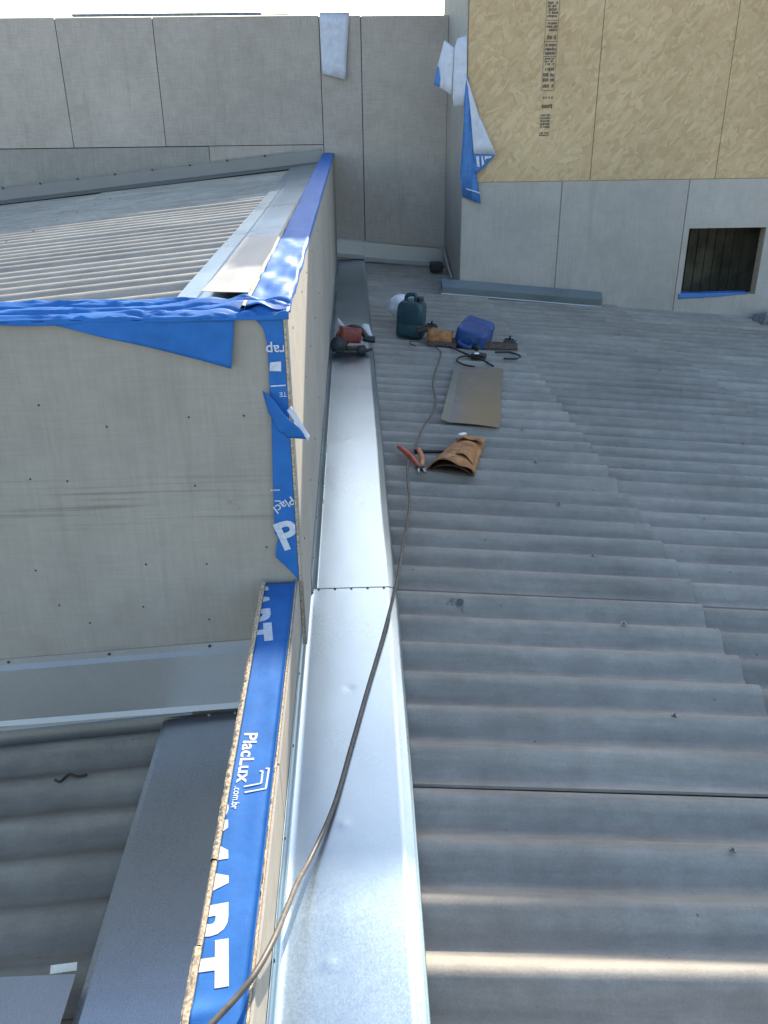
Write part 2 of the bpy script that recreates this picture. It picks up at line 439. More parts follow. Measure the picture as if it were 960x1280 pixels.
# upper left roof
roof_u = empty('roof_left_upper'); tag(roof_u, 'sunlit corrugated roof behind the blue-edged box wall', kind='structure')
UP = .188
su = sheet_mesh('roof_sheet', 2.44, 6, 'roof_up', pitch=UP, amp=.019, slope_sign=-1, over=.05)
for r in range(8):
    yb = 2.50 + r*6*UP
    if yb > 10.2: continue
    for c in range(3):
        xs = -.33 - 2.28*c
        ob = D.objects.new('roof_sheet', su); link(ob, roof_u)
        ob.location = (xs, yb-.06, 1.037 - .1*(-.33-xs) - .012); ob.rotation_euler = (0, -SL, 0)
        for k in (2, 5):
            s = D.objects.new('screw', SCREW); link(s, ob); s.location = (-2.05, k*UP, .013)

# ================================================================== WALLS
def panel_xz(name, x0, x1, z0, z1, yface, mat, parent, t=.012, bev=.0015, jit=.0):
    """board facing the camera (-Y), front face at yface"""
    return box(name, (x0, yface, z0), (x1, yface+t, z1), mat, parent, bev)
YB, YR, XR, TOP = 10.40, 8.85, 1.07, 3.62
GAP = .007
# back wall on the left
bw = empty('back_wall', (-2, YB, -.6)); bw.location = (0, 0, 0)
tag(bw, 'grey cement-board wall across the back, below the white sky', 'wall')
box('backing', (-7.0, YB+.014, -.9), (XR-.012, YB+.14, 2.475), 'dark_gap', bw)
box('membrane_strip', (.128, YB+.0105, -.4), (.1375, YB+.0135, 2.47), 'blue', bw)
xs = [-6.6, -5.4, -4.22, -3.05, -2.04, -.30]
for a, b_ in zip(xs[:-1], xs[1:]):
    panel_xz('cement_board', a+GAP/2, b_-GAP/2, 1.243, 2.49+random.uniform(-.004, .006), YB+random.uniform(-.001, .001), 'board', bw)
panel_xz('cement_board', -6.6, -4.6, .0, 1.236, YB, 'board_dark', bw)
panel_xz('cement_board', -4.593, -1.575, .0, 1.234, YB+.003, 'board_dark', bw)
panel_xz('cement_board', -1.568, -.30-GAP/2, .0, 1.236, YB, 'board', bw)
panel_xz('cement_board', -.30+GAP/2, .134, -.45, 2.485, YB-.001, 'board', bw)
panel_xz('cement_board', .143, XR-.004, -.45, 2.48, YB, 'board', bw)
o = box('top_trim', (-2.86, YB-.012, 2.494), (-.90, YB+.03, 2.520), 'foam', bw); 
box('top_trim', (-.90, YB-.004, 2.493), (-.62, YB+.03, 2.503), 'foam', bw)
# stamped ledge scraps / small screw heads
DOT = None
def dots(parent, pts, mat='dark_screw', r=.006, normal='-Y', name='screw'):
    global DOT
    for p in pts:
        bm = bmesh.new(); lathe_bm(bm, [(r, 0), (r*.9, .0015), (r*.3, .002)], 8)
        rot = {'-Y': Matrix.Rotation(PI/2, 4, 'X'), '+Z': Matrix.Identity(4), '+X': Matrix.Rotation(PI/2, 4, 'Y')}[normal]
        bmesh.ops.transform(bm, matrix=Matrix.Translation(p) @ rot, verts=bm.verts)
        bobj(name, bm, mat, parent)

# tower on the right
tw = empty('tower_building', (0, 0, 0))
tag(tw, 'tall building end at the right, strand board above grey cement boards', 'building')
XE = 7.2; YBK = 13.6; YMID = 10.95
wx0, wx1, wz0, wz1 = 3.36, 4.14, -.175, .488
# structure core: hollow behind the opening
core = bmesh.new()
bm_box(core, (XR+.014, YR+.014, -1.2), (wx0, YR+.12, TOP)); bm_box(core, (wx1, YR+.014, -1.2), (XE, YR+.12, TOP))
bm_box(core, (wx0, YR+.014, wz1), (wx1, YR+.12, TOP)); bm_box(core, (wx0, YR+.014, -1.2), (wx1, YR+.12, wz0))
bm_box(core, (XR+.014, YR+.12, -1.2), (XR+.12, YMID, TOP-.122)); bm_box(core, (XE-.1, YR+.12, -1.2), (XE, YBK, TOP-.122)); bm_box(core, (XR+.12, YMID-.1, -1.2), (3.0, YMID, TOP-.122))
bm_box(core, (3.0, YMID-.1, -1.2), (3.1, YBK, TOP-.122)); bm_box(core, (3.1, YBK-.1, -1.2), (XE-.1, YBK, TOP-.122))
bobj('wall_frame', core, 'osb_edge', tw)
box('shading_roof_slab', (XR-.02, YR+.121, TOP-.12), (XE, YBK+.2, TOP), 'galv_dull', tw)  # unseen rear overhang, added to shade the parapet top and upper apron
zo = .952
ox = [XR+.02, 2.315, 3.545, 4.77, 5.99, XE]
for a, b_ in zip(ox[:-1], ox[1:]):
    panel_xz('strand_board', a+.003, b_-.003, zo, 2.40+.98, YR+random.uniform(-.0015, .0015), 'osb', tw, .011)
    panel_xz('strand_board', a+.003, b_-.003, 3.386, TOP, YR+random.uniform(-.0015, .0015), 'osb', tw, .011)
cx = [XR, 2.045, 3.30, 4.52, 5.74, XE]
for k, (a, b_) in enumerate(zip(cx[:-1], cx[1:])):
    if k == 2:
        bm = bmesh.new()
        for lo, hi in (((a+.005, YR, -.9), (wx0, YR+.011, zo-.006)), ((wx1, YR, -.9), (b_-.004, YR+.011, zo-.006)), ((wx0, YR, wz1), (wx1, YR+.011, zo-.006)), ((wx0, YR, -.9), (wx1, YR+.011, wz0))): bm_box(bm, lo, hi)
        bmesh.ops.remove_doubles(bm, verts=bm.verts, dist=1e-5)
        bobj('cement_board', bm, 'board_cool', tw)
    else:
        panel_xz('cement_board', a+.005, b_-.004, -.9, zo-.006, YR+random.uniform(-.001, .001), 'board_cool', tw, .011)
box('corner_board', (XR, YR-.001, -.5), (XR+.012, YMID, TOP-.122), 'board_pale', tw, .001)
win = box('window_opening', (wx0-.6, YR+1.3, -1.0), (wx1+1.0, YR+1.34, 1.1), 'interior', tw)
for k in range(22):
    xk = wx0-.55+k*.105
    box('wall_rib', (xk, YR+1.27, -1.0), (xk+.035, YR+1.299, 1.1), 'interior', win)
for (nm, lo, hi) in (('room_wall', (wx0-.62, YR+.13, -1.0), (wx0-.601, YR+1.34, 1.1)), ('room_wall', (wx1+1.001, YR+.13, -1.0), (wx1+1.02, YR+1.34, 1.1)),
                     ('room_ceiling', (wx0-.6, YR+.13, 1.101), (wx1+1.0, YR+1.34, 1.12)), ('room_floor', (wx0-.6, YR+.13, -1.02), (wx1+1.0, YR+1.34, -1.001))):
    box(nm, lo, hi, 'interior', tw)
def sill(u, v):
    x = wx0-.02+(wx1-wx0-.06)*u; y = YR+.10-.115*min(1, v*1.4); z = wz0+.008
    hang = .05*(1-u)**.6
    if v > .7: y = YR-.008-.002*math.sin(u*20); z = wz0-hang*(v-.7)/.3+.004
    return (x, y, z+.006*nz(x*6, v*3, 1)+.010)
grid('membrane_strip', sill, 24, 10, 'blue_haze', tw, .001)
# printed grading stamp on the strand board (illegible marks)
st = bmesh.new(); zz = 2.75; rs = random.Random(3)
def q(bm, x0, z0, x1, z1): 
    y = YR-.0035; bm.faces.new([bm.verts.new(v) for v in ((x0, y, z0), (x1, y, z0), (x1, y, z1), (x0, y, z1))])
def glyphs(bm, x0, x1, z0, z1, rows, dens=.75):
    hh = (z1-z0)/rows
    for r in range(rows):
        x = x0
        while x < x1-.004:
            wd = rs.uniform(.004, .012)
            if rs.random() < dens: q(bm, x, z0+r*hh+hh*rs.uniform(.08, .3), min(x+wd, x1), z0+(r+1)*hh-hh*rs.uniform(.05, .25))
            x += wd+rs.uniform(.002, .006)
q(st, 1.786, 1.74, 1.789, 2.78); q(st, 1.901, 1.74, 1.904, 2.78); 
for zb in (1.74, 2.02, 2.14, 2.31): q(st, 1.79, zb, 1.90, zb+.004)
glyphs(st, 1.80, 1.895, 1.755, 1.80, 1, .7); glyphs(st, 1.795, 1.895, 1.81, 1.89, 2, .95); glyphs(st, 1.81, 1.89, 1.90, 1.935, 1, .5)
glyphs(st, 1.80, 1.895, 1.95, 2.015, 3, .8); glyphs(st, 1.80, 1.895, 2.03, 2.13, 3, .9); glyphs(st, 1.81, 1.89, 2.15, 2.20, 1, .8)
glyphs(st, 1.80, 1.895, 2.22, 2.30, 3, .8); glyphs(st, 1.80, 1.895, 2.33, 2.46, 5, .75); glyphs(st, 1.80, 1.895, 2.48, 2.75, 9, .85)
glyphs(st, 1.79, 1.91, 1.665, 1.695, 1, .5); glyphs(st, 1.80, 1.90, 1.585, 1.63, 1, .8)
glyphs(st, 1.795, 1.885, 1.42, 1.545, 5, .92); glyphs(st, 1.79, 1.88, 1.35, 1.39, 2, .95)
bobj('printed_stamp', st, 'ink', tw)

# ================================================================== RAISED BOX AND PARAPETS
XL, XP, XU = -.315, -.205, -.190          # parapet left and right faces
YF, ZT, ZN = 2.45, 1.15, .27
bx_ = empty('raised_roof_box'); tag(bx_, 'raised box of grey cement board edged with blue membrane at left', 'wall')
box('wall_frame', (-5.0, YF+.013, -.55), (XL-.006, YF+.105, 1.120), 'osb_edge', bx_)
box('wall_frame', (XL, YF+.013, -.55), (XU-.0145, YB-.002, 1.138), 'osb_edge', bx_)
# front boards
def rounded_board():
    pts = [(-1.48, -.05), (XU-.0142, -.05), (XU-.0142, 1.128), (-1.48, 1.128)]
    bm = bmesh.new()
    f = [bm.verts.new((x, YF, z)) for x, z in pts]; b_ = [bm.verts.new((x, YF+.011, z)) for x, z in pts]
    bm.faces.new(f); bm.faces.new(b_[::-1])
    for i in range(len(pts)): j = (i+1) % len(pts); bm.faces.new((f[i], b_[i], b_[j], f[j]))
    return bobj('cement_board', bm, 'board_warm', bx_)
front = rounded_board(); front['label'] = 'scratched front cement board with screw dots'
panel_xz('cement_board', -2.70, -1.487, -.05, 1.128, YF, 'board_warm', bx_, .011); panel_xz('cement_board', -3.92, -2.707, -.05, 1.128, YF, 'board_warm', bx_, .011); panel_xz('cement_board', -5.0, -3.927, -.05, 1.128, YF, 'board_warm', bx_, .011)
box('under_strip', (-5.0, YF+.004, -.50), (XL-.012, YF+.012, -.052), 'board_warm', bx_)
P2 = lambda px, py: None
pts = []
for zz in (.85, .62, .36, .16):
    for x in (-1.32, -1.02, -.92, -.72, -.50, -.33):
        if random.random() < .8: pts.append((x+random.uniform(-.03, .03), YF-.0005, zz+random.uniform(-.04, .04)))
dots(bx_, pts, r=.0032)
# thin strand-board sheet and cement boards on the right face
box('strand_board', (XU-.0138, YF-.010, .02), (XU-.0065, YB-.002, 1.143), 'osb_edge', bx_)
for a, b_ in ((YF-.012, 3.62), (3.625, 4.82), (4.825, 6.02), (6.025, 7.22), (7.225, 8.42), (8.425, 9.62), (9.625, YB-.003)):
    box('cement_board', (XU-.006, a, .02), (XU, b_, 1.145), 'board_pale', bx_, .001)
for y in (2.62, 3.1, 3.55, 4.1, 4.7):
    dots(bx_, [(XU, y+random.uniform(-.05, .05), z) for z in (.35, .75, 1.06)], r=.005, normal='+X')
# membrane draped over the long parapet top
def drape_top(u, v):
    y = YF+.02+(YB-.01-YF-.02)*v
    x = XL-.012 + (XU+.005-XL+.012)*u
    near = max(0, 1-(y-YF)/1.9)
    z = ZT + .004*nz(x*14, y*3, 2) + near*(.009*math.sin((y*15+x*34)) * (.35+.65*u) + .010*nz(x*22, y*9, 4))
    if u < .10: z -= .05*(.10-u)/.10
    if u > .95: z -= .012*(u-.95)/.05
    return (x, y, z+.004)
grid('membrane_wrap', drape_top, 26, 420, 'blue', bx_, .0012)
# batten with rough torn edge on the left of the membrane
bm = bmesh.new()
prev = None
N = 120
for i in range(N+1):
    y = YF+.02+(5.6-YF)*i/N; wv = .006*nz(y*3, 1, 1)
    ring = [bm.verts.new(p) for p in ((XL-.012+wv, y, ZT-.004), (XL-.004+wv, y, ZT+.009+.003*nz(y*30, 2)), (XL+.006+wv, y, ZT+.006))]
    if prev: bm.faces.new((prev[0], ring[0], ring[1], prev[1])); bm.faces.new((prev[1], ring[1], ring[2], prev[2]))
    prev = ring
bobj('torn_edge', bm, 'osb_edge', bx_)
# membrane over the front wall top
def drape_front(u, v):
    x = -5.0 + (XU+.003+5.0)*u
    cr = abs(nz(x*3.2+v*1.6, v*3.5, 11)); fold = .004*nz(x*4, v*3, 3) + .004*nz(x*14, v*6, 9) - .016*max(0, .12-cr)/.12 + .010*max(0, .10-abs(nz(x*2.1-v*1.9, v*4.5, 21)))/.10
    near = max(0, 1-abs(x+.28)/.22)
    if v < .75:
        t = v/.75; y = YF+.125-.145*t; z = 1.160-.024*t+fold*.6 + near*.008*math.sin(x*55+t*6)
    else:
        t = (v-.75)/.25; y = YF-.020-.004*math.sin(x*12); z = 1.137-.013*t*(1+.5*nz(x*4, 7))+fold*.3*(1-t)
    return (x, y, z)
grid('membrane_wrap', drape_front, 620, 30, 'blue', bx_, .0012)
# triangular hanging flap on the front board
def flap_tri(u, v):
    x0 = -1.02+.16; x = x0 + (-.340-x0)*u
    drop = (.004+.138*max(0, u)**1.05)*v
    return (x-.020*v*u, YF-.016-.006*math.sin(u*7)*v-.004*v+.004*nz(u*5, v*3, 5), 1.128-drop)
grid('membrane_flap', flap_tri, 40, 10, 'blue', bx_, .0012)['label'] = 'triangular blue membrane flap hanging from the top edge'
# vertical blue strip at the corner
LE = [(1.128, -.286), (1.10, -.262), (1.05, -.253), (.95, -.255), (.80, -.258), (.62, -.266), (.44, -.272), (.435, -.262), (.36, -.276), (.30, -.225), (.272, -.207)]
def lerp_tab(tab, z):
    for (za, a), (zb, b_) in zip(tab[:-1], tab[1:]):
        if za >= z >= zb: return a+(b_-a)*(za-z)/(za-zb+1e-9)
    return tab[-1][1]
def strip(u, v):
    z = 1.128-(1.128-.272)*v
    a = lerp_tab(LE, z); b_ = XU-.0150
    if b_ < a: b_ = a+.002
    x = a+(b_-a)*u
    return (x, YF-.007-.003*abs(nz(x*20, z*7, 3))-.0015, z)
sp = grid('membrane_strip', strip, 12, 70, 'blue', bx_, .001)
sp['label'] = 'printed blue membrane strip down the corner'
YT = YF-.0155
def face_text(s, size, x, z, rot=PI, bold=0.0, **k):
    return text_mesh('lettering', s, size, (x, YT, z), (math.cos(rot), 0, math.sin(rot)), (-math.sin(rot), 0, math.cos(rot)), 'print', sp, bold, clip=[((XU-.016, 0, 0), (1, 0, 0))], **k)
face_text('Wrap', .043, -.157, 1.050, PI, .0006)
face_text('TE', .020, -.206, .910, PI, .0003)
def fq(name, pts, parent, mat='print', y=YT): 
    return mesh(name, [(x, y, z) for x, z in pts], [tuple(range(len(pts)))], mat, parent)
fq('printed_bar', [(-.249, 1.000), (-.252, .975), (-.218, .973), (-.217, 1.003)], sp)
fq('printed_bar', [(-.252, .931), (-.252, .927), (-.208, .929), (-.208, .933)], sp)
face_text('www', .014, -.245, .600, PI, .0002)
fq('printed_bar', [(-.264, .562), (-.264, .558), (-.246, .557), (-.246, .561)], sp)
face_text('Placl', .040, -.212, .575, PI+.55, .0006)
face_text('P', .135, -.250, .385, .33, .004)
# torn flap sticking out across the corner
def flap2(u, v):
    a = Vector((-.276, YF-.016, .915)).lerp(Vector((-.262, YF-.018, .845)), v)
    b_ = Vector((-.150, YF-.075, .782)).lerp(Vector((-.212, YF-.040, .775)), v)
    mid = a.lerp(b_, u)
    mid += Vector((0, -.018*math.sin(u*PI), .016*math.sin(u*PI)*(1-v)+.006*math.sin(u*9)))
    return tuple(mid)
grid('membrane_flap', flap2, 16, 8, 'blue', bx_, .0012)['label'] = 'torn blue flap poking past the corner'
def flap3(u, v):
    a = Vector((-.205, YF-.058, .868)).lerp(Vector((-.147, YF-.080, .780)), u)
    return tuple(a + Vector((.012*v*(1-.6*u), .012*v, .010*v)))
grid('membrane_curl', flap3, 10, 3, 'white_mem', bx_, .001)

# near low parapet
np_ = empty('low_parapet'); tag(np_, 'low parapet with printed blue membrane running along its top to the camera', 'parapet')
YN0 = -2.2
box('wall_frame', (XL+.002, YN0, -.55), (XP-.0125, YF-.014, ZN-.012), 'osb_edge', np_)
def rough_board(name, x0, x1, y0, y1, z0, z1, mat, n=160, rough=.004):
    bm = bmesh.new(); prev = None
    rs_ = random.Random(int(x0*1e4) & 1023)
    for i in range(n+1):
        y = y0+(y1-y0)*i/n
        a, b_, c = (rs_.uniform(-1, 1)*rough for _ in range(3))
        ring = [bm.verts.new(p) for p in ((x0, y, z0), (x0-abs(a)*.5, y, z1-.004), (x0+(x1-x0)*.3, y, z1+b_*.7), (x0+(x1-x0)*.7, y, z1+c*.7), (x1, y, z1-.003), (x1, y, z0))]
        if prev:
            for k in range(5): bm.faces.new((prev[k], prev[k+1], ring[k+1], ring[k]))
        prev = ring
    return bobj(name, bm, mat, np_)
rough_board('strand_board', XL-.010, XL+.0015, 1.30, YF-.016, -.55, ZN+.006, 'osb_edge')
rough_board('strand_board', XL-.009, XL+.0015, 1.10, 1.297, -.55, ZN+.003, 'osb_edge', 40, .0008)
rough_board('strand_board', XL-.012, XL+.0015, YN0, 1.097, -.55, ZN+.006, 'osb_edge', 300)
rough_board('strand_board', XP-.0122, XP-.0062, YN0, 1.60, -.02, ZN+.004, 'osb_edge', 300)
rough_board('strand_board', XP-.0122, XP-.0062, 1.603, YF-.016, -.02, ZN+.002, 'osb_edge', 120, .001)
for a, b_ in ((YN0, -.9), (-.897, .35), (.353, 1.575), (1.579, YF-.013)):
    box('cement_board', (XP-.006, a, -.02), (XP, b_, ZN+.001), 'board_pale', np_, .0012)
def mem_near(u, v):
    y = YN0+(YF-.014-YN0)*v; x = XL+.002+(XP-.0125-XL-.002)*u
    z = ZN-.004+.0022*nz(x*20, y*5, 8)+.0015*math.sin(y*4)
    if y < 1.02: z += .008*math.exp(-((y-.965-.3*(x-XL))/.02)**2)*(1-u)
    if u > .93: z += .010*(u-.93)/.07
    return (x, y, z)
def mem_z(x, y): return mem_near(min(.92, max(0, (x-XL-.002)/(XP-.0125-XL-.002))), (y-YN0)/(YF-.014-YN0))[2]+.0012
mn = grid('membrane_strip', mem_near, 22, 640, 'blue', np_, .001)
ZX = ZN+.0035
clipL = [((XL+.003, 0, 0), (-1, 0, 0)), ((XP-.017, 0, 0), (1, 0, 0))]
def top_text(s, size, x, yend, bold=0.0, sx=1.0, align='RIGHT', tilt=0.0, split=False):
    return text_mesh('lettering', s, size, (x, yend, ZX), (tilt, -1, 0), (1, tilt, 0), 'print', mn, bold, clip=clipL, sx=sx, align=align, split=split, zfun=mem_z)
top_text('SMART', .150, -.362, 1.010, .006, 1.0, tilt=.13, split=True)
top_text('SMART', .150, -.370, 2.090, .006, 1.0, tilt=.13, split=True)
top_text('PlacLux', .046, -.300, 1.700, .0010, 1.22, 'LEFT')
top_text('.com.br', .024, -.303, 1.515, .0003, .95, 'LEFT')
bm = bmesh.new()
def bar(p, q_, wd):
    p, q_ = Vector(p), Vector(q_); d = (q_-p).normalized()*wd; n = Vector((-d.y, d.x))
    bm.faces.new([bm.verts.new((v.x, v.y, mem_z(v.x, v.y)+.0005)) for v in (p-n/1, p+n/1, q_+n/1, q_-n/1)])
for (a, b_, c, d_) in (((-.282, 1.512), (-.243, 1.520), (-.243, 1.560), (-.250, 1.560)), ((-.278, 1.494), (-.231, 1.503), (-.229, 1.568), (-.237, 1.568))):
    bar(a, b_, .0022); bar(b_, c, .0022); bar(c, d_, .0022)
bobj('printed_logo', bm, 'print', mn)
# a bit of membrane poking out beside the box base
def scr(u, v): return (-.325-.020*u+.006*nz(v*9, 2), YF-.10-.30*v, .265-.09*u-.05*v+.01*nz(u*5, v*7))
grid('membrane_scrap', scr, 5, 18, 'blue', np_, .001)

# ================================================================== FLASHINGS
def slope_l(x, y): return 0
gut = empty('valley_gutter'); tag(gut, 'long shiny galvanised steel gutter flashing between parapet and corrugated roof', 'gutter')
DENTS = [(-.048, 2.21), (-.06, 1.645), (-.047, 5.0), (-.056, 4.42), (.0, 3.6), (-.09, 1.25)]
def gutter_sheet(y0, y1, zoff, ny, xl=0):
    nu_prof = [(XP+.0025, .092), (XP+.003, .05), (XP+.003, .012), (XP+.006, .003), (XP+.012, 0)]
    flat = [(-.19+k*(.100+.19)/26, 0) for k in range(1, 27)]
    lip = [(.103, -.001), (.122, -.007), (.131, -.010), (.1325, -.016)]
    prof = nu_prof+flat+lip; n = len(prof); vs_, fs = [], []
    for j in range(ny+1):
        y = y0+(y1-y0)*j/ny
        for (x, z) in prof:
            dz = 0
            if -.19 < x < .1005:
                dz = .0010*nz(x*4, y*1.2, 3)+.0002*nz(x*14, y*6, 6)
                for k, (dx, dy) in enumerate(DENTS):
                    r2_ = ((x-dx)**2+((y-dy)*.8)**2)/.011**2
                    if r2_ < 9: dz += (.0011 if k % 2 else -.0012)*math.exp(-r2_)
            xx = x+ (.003*nz(y*1.3, 4) if x > .09 else 0) - (.014*max(0, min(1, (2.6-y)/1.5))*max(0, min(1, (x+.1)/.2)))
            vs_.append((max(xx, xx+xl) if x < -.18 else xx, y, z+dz+zoff))
    for j in range(ny):
        for k in range(n-1): fs.append((j*n+k, j*n+k+1, (j+1)*n+k+1, (j+1)*n+k))
    o = mesh('gutter_sheet', vs_, fs, 'galv', gut, True)
    s = o.modifiers.new('thickness', 'SOLIDIFY'); s.thickness = .001; s.offset = -1
    return o
g1 = gutter_sheet(-2.2, 2.835, .0055, 500); g2 = gutter_sheet(2.80, 6.30, .0030, 260, XU-XP); g3 = gutter_sheet(6.26, YB-.01, .0005, 160, XU-XP)
dots(g1, [(-.165+.062*k, 2.825, .0068) for k in range(5)], 'dark_screw', .005, '+Z', 'rivet')
dots(g1, [(XP+.0035, .55+k*.33, .075+.006*nz(k*3.3, 1)) for k in range(7)], 'dark_screw', .0045, '+X')
dots(g2, [(XU+.0035, 2.95+k*.36, .075+.006*nz(k*3.3, 2)) for k in range(9)], 'dark_screw', .0045, '+X')

# flashing at the foot of the back wall, right roof
bf = empty('wall_foot_flashing'); tag(bf, 'short galvanised flashing at the foot of the back wall beside the gutter end', 'flashing')
zf_r = lambda x, y: -.1*(x-.06)
for (x0, x1) in ((-.19, .12), (.122, 1.04)):
    hs_ = .018 if x0 > 0 else 0
    extrude_profile('flashing_sheet', [(YB-.004, .205), (YB-.010, .200), (YB-.012, .03), (YB-.10, .012+hs_*.3), (YB-.13, .005)] if x0 > 0 else [(YB-.004, .215), (YB-.010, .210), (YB-.012, .045), (YB-.06, .012)],
                    x0, x1, 'galv_dull', bf, 8, .002, 'X', zf_r)
for (x0, x1) in ((-.19, .45), (.46, 1.03)):
    o = extrude_profile('glint_edge', [(YB-.016, .198), (YB-.018, .212)], x0, x1, 'galv_edge', bf, 4, .003, 'X', zf_r)  # pale metal strips added to stand for glints along the flashing edges
extrude_profile('glint_edge', [(YB-.132, -.004), (YB-.134, .012)], .125, 1.03, 'galv_edge', bf, 4, .003, 'X', zf_r)
# bent downpipe bit in the inner corner
dp = empty('corner_stub'); tag(dp, 'small dark drain stub and bent strip in the inner wall corner', 'drain')
box('stub', (.86, 9.86, -.075), (1.00, 10.02, .02), 'black', dp, .012, 2)
tube('bent_strip', catmull([(1.05, 10.25, .13), (1.035, 10.0, .10), (1.04, 9.7, .02), (1.052, 9.4, -.06)], 6), .014, 'galv_dull', dp)

# upper roof flashings
uf = empty('upper_wall_flashing'); tag(uf, 'sloping galvanised flashing where the upper left roof meets the back wall', 'flashing')
zf_u = lambda x, y: 1.037-.1*(-.33-x)
for (x0, x1) in ((-6.0, -.33),):
    extrude_profile('flashing_sheet', [(YB-.004, .168), (YB-.010, .160), (YB-.014, .03), (YB-.16, .010), (YB-.22, .004)], x0, x1, 'galv_dark', uf, 20, .004, 'X', zf_u)
    extrude_profile('glint_edge', [(YB-.015, .156), (YB-.018, .170)], x0, x1, 'galv_edge', uf, 20, .004, 'X', zf_u)  # added pale strip in place of the glint on the flashing's top edge
dots(uf, [(-3.9+k*.42, YB-.022, 1.037-.1*(3.57-k*.42)+.158) for k in range(8)], r=.012)
ua = empty('upper_apron_flashing'); tag(ua, 'bright galvanised apron beside the blue-topped parapet on the upper roof', 'flashing')
for (y0, y1) in ((YF+.12, 5.2), (5.18, 8.0), (7.98, YB-.22)):
    extrude_profile('apron_sheet', [(XL-.013, 1.12), (XL-.016, 1.062), (-.345, 1.056), (-.565, 1.036), (-.585, 1.027), (-.668, 1.018), (-.672, 1.008)], y0, y1, 'galv', ua, 30, .005)
ls = empty('loose_metal_sheet'); tag(ls, 'loose pale metal sheet on the upper apron, near edge lifted over a dark gap', 'metal sheet')
def loose(u, v):
    x = -.545+.195*u; y = 3.02+1.55*v+.10*(1-u)*(1-v)
    return (x, y, 1.058+.010*(u)+.016*(1-v)**3+.003*nz(x*9, y*3))
grid('sheet', loose, 8, 24, 'galv_pale', ls, .0012, False)

# lower-left flashings
lf = empty('lower_wall_flashing'); tag(lf, 'galvanised flashing along the foot of the scratched box wall', 'flashing')
zf_l = lambda x, y: .06*(x+.39)
extrude_profile('flashing_sheet', [(YF-.003, .042), (YF-.005, .018), (YF-.020, .006), (YF-.028, -.195), (YF-.038, -.212)], -5.0, XL-.012, 'galv_dull', lf, 60, .005, 'X', zf_l)
zf_l2 = lambda x, y: .088*(x+.39)
extrude_profile('flashing_lip', [(YF-.030, -.198), (YF-.033, -.212), (YF-.042, -.216)], -5.0, -.60, 'galv_edge', lf, 60, .006, 'X', lambda x, y: .085*(x+.39))
dots(lf, [(x, YF-.008, .030+.06*(x+.39)) for x in (-.52, -.86, -1.2, -1.55)], r=.005)
dots(lf, [(x, YF-.052, -.224+.06*(x+.39)) for x in (-.45, -.54)], 'steel_screw', .006)
la = empty('lower_apron_flashing'); tag(la, 'wide grey metal apron beside the low parapet on the lower left roof', 'flashing')
for (y0, y1) in ((-2.2, .1), (.08, YF-.03)):
    extrude_profile('apron_sheet', [(XL-.013, -.12), (XL-.015, -.222), (-.335, -.232), (-.45, -.243), (-.58, -.254), (-.690, -.265), (-.706, -.270), (-.710, -.280)], y0, y1, 'galv_apron', la, 30, .004)
sc_ = empty('metal_offcut'); tag(sc_, 'small bent metal offcut on the lower left roof by the frame edge', 'offcut')
box('sheet', (-.95, 1.10, -.240), (-.722, 1.43, -.2385), 'galv_dull', sc_, 0, 1, Matrix.Translation((0, 0, .004)))
mesh('upturned_edge', [(-.785, 1.432, -.234), (-.722, 1.438, -.232), (-.720, 1.447, -.214), (-.783, 1.442, -.216)], [(0, 1, 2, 3)], 'galv_edge', sc_)
sc_.children[1].modifiers.new('thickness', 'SOLIDIFY').thickness = .0015
o = tube('twig', catmull([(-1.016, 2.186, -.307), (-.995, 2.176, -.305), (-.975, 2.205, -.303), (-.945, 2.193, -.302), (-.915, 2.197, -.300)], 5), .0045, 'twig', None, 6)
tag(o, 'small dark crooked twig lying on the lower left corrugated roof', 'twig')
# pale sheet end at the left on the upper roof
o = grid('metal_sheet', lambda u, v: (-1.95+.62*u, 3.02+.42*v, .985-.062*(1-u)+.004*math.sin(u*9)), 6, 4, 'galv_pale', None, .0015)
tag(o, 'pale metal sheet end lying behind the blue-wrapped wall top at the left edge', 'metal sheet')

# ================================================================== HANGING MEMBRANE SCRAPS
def poly_sheet(name, pts, mat, parent=None, thick=.0015, wob=.006, cuts=3):
    bm = bmesh.new(); f = bm.faces.new([bm.verts.new(p) for p in pts])
    bmesh.ops.triangulate(bm, faces=bm.faces[:])
    bmesh.ops.subdivide_edges(bm, edges=bm.edges[:], cuts=cuts, use_grid_fill=True)
    for v in bm.verts:
        v.co.y += wob*(nz(v.co.x*6, v.co.z*5, 1)*1.4+nz(v.co.x*17, v.co.z*9, 5)*.6)
    o = bobj(name, bm, mat, parent, True)
    s = o.modifiers.new('thickness', 'SOLIDIFY'); s.thickness = thick; s.offset = 0
    return o
hs_ = empty('hanging_membrane'); tag(hs_, 'pale membrane scrap hanging over the top of the back wall', 'membrane')
poly_sheet('sheet', [(-.295, YB-.022, 2.497), (-.15, YB-.026, 2.499), (.022, YB-.022, 2.495), (-.010, YB-.040, 2.2), (-.037, YB-.06, 1.878), (-.16, YB-.05, 1.91), (-.284, YB-.045, 1.942), (-.290, YB-.03, 2.2)], 'white_mem', hs_)
grid('top_fold', lambda u, v: (-.295+.317*u, YB-.024+.15*v, 2.499+.015*math.sin(v*PI)+.004), 6, 5, 'white_mem', hs_, .0015)
hm = empty('hanging_membrane'); tag(hm, 'pale folded membrane flap wrapped round the strand-board corner', 'membrane')
poly_sheet('sheet', [(XR+.006, YR-.022, 2.197), (XR+.012, YR-.03, 1.9), (XR+.004, YR-.03, 1.623), (.965, YR-.035, 1.625), (.955, YR-.04, 1.712), (.965, YR-.02, 2.10), (.99, YR-.016, 2.175)], 'white_mem', hm)
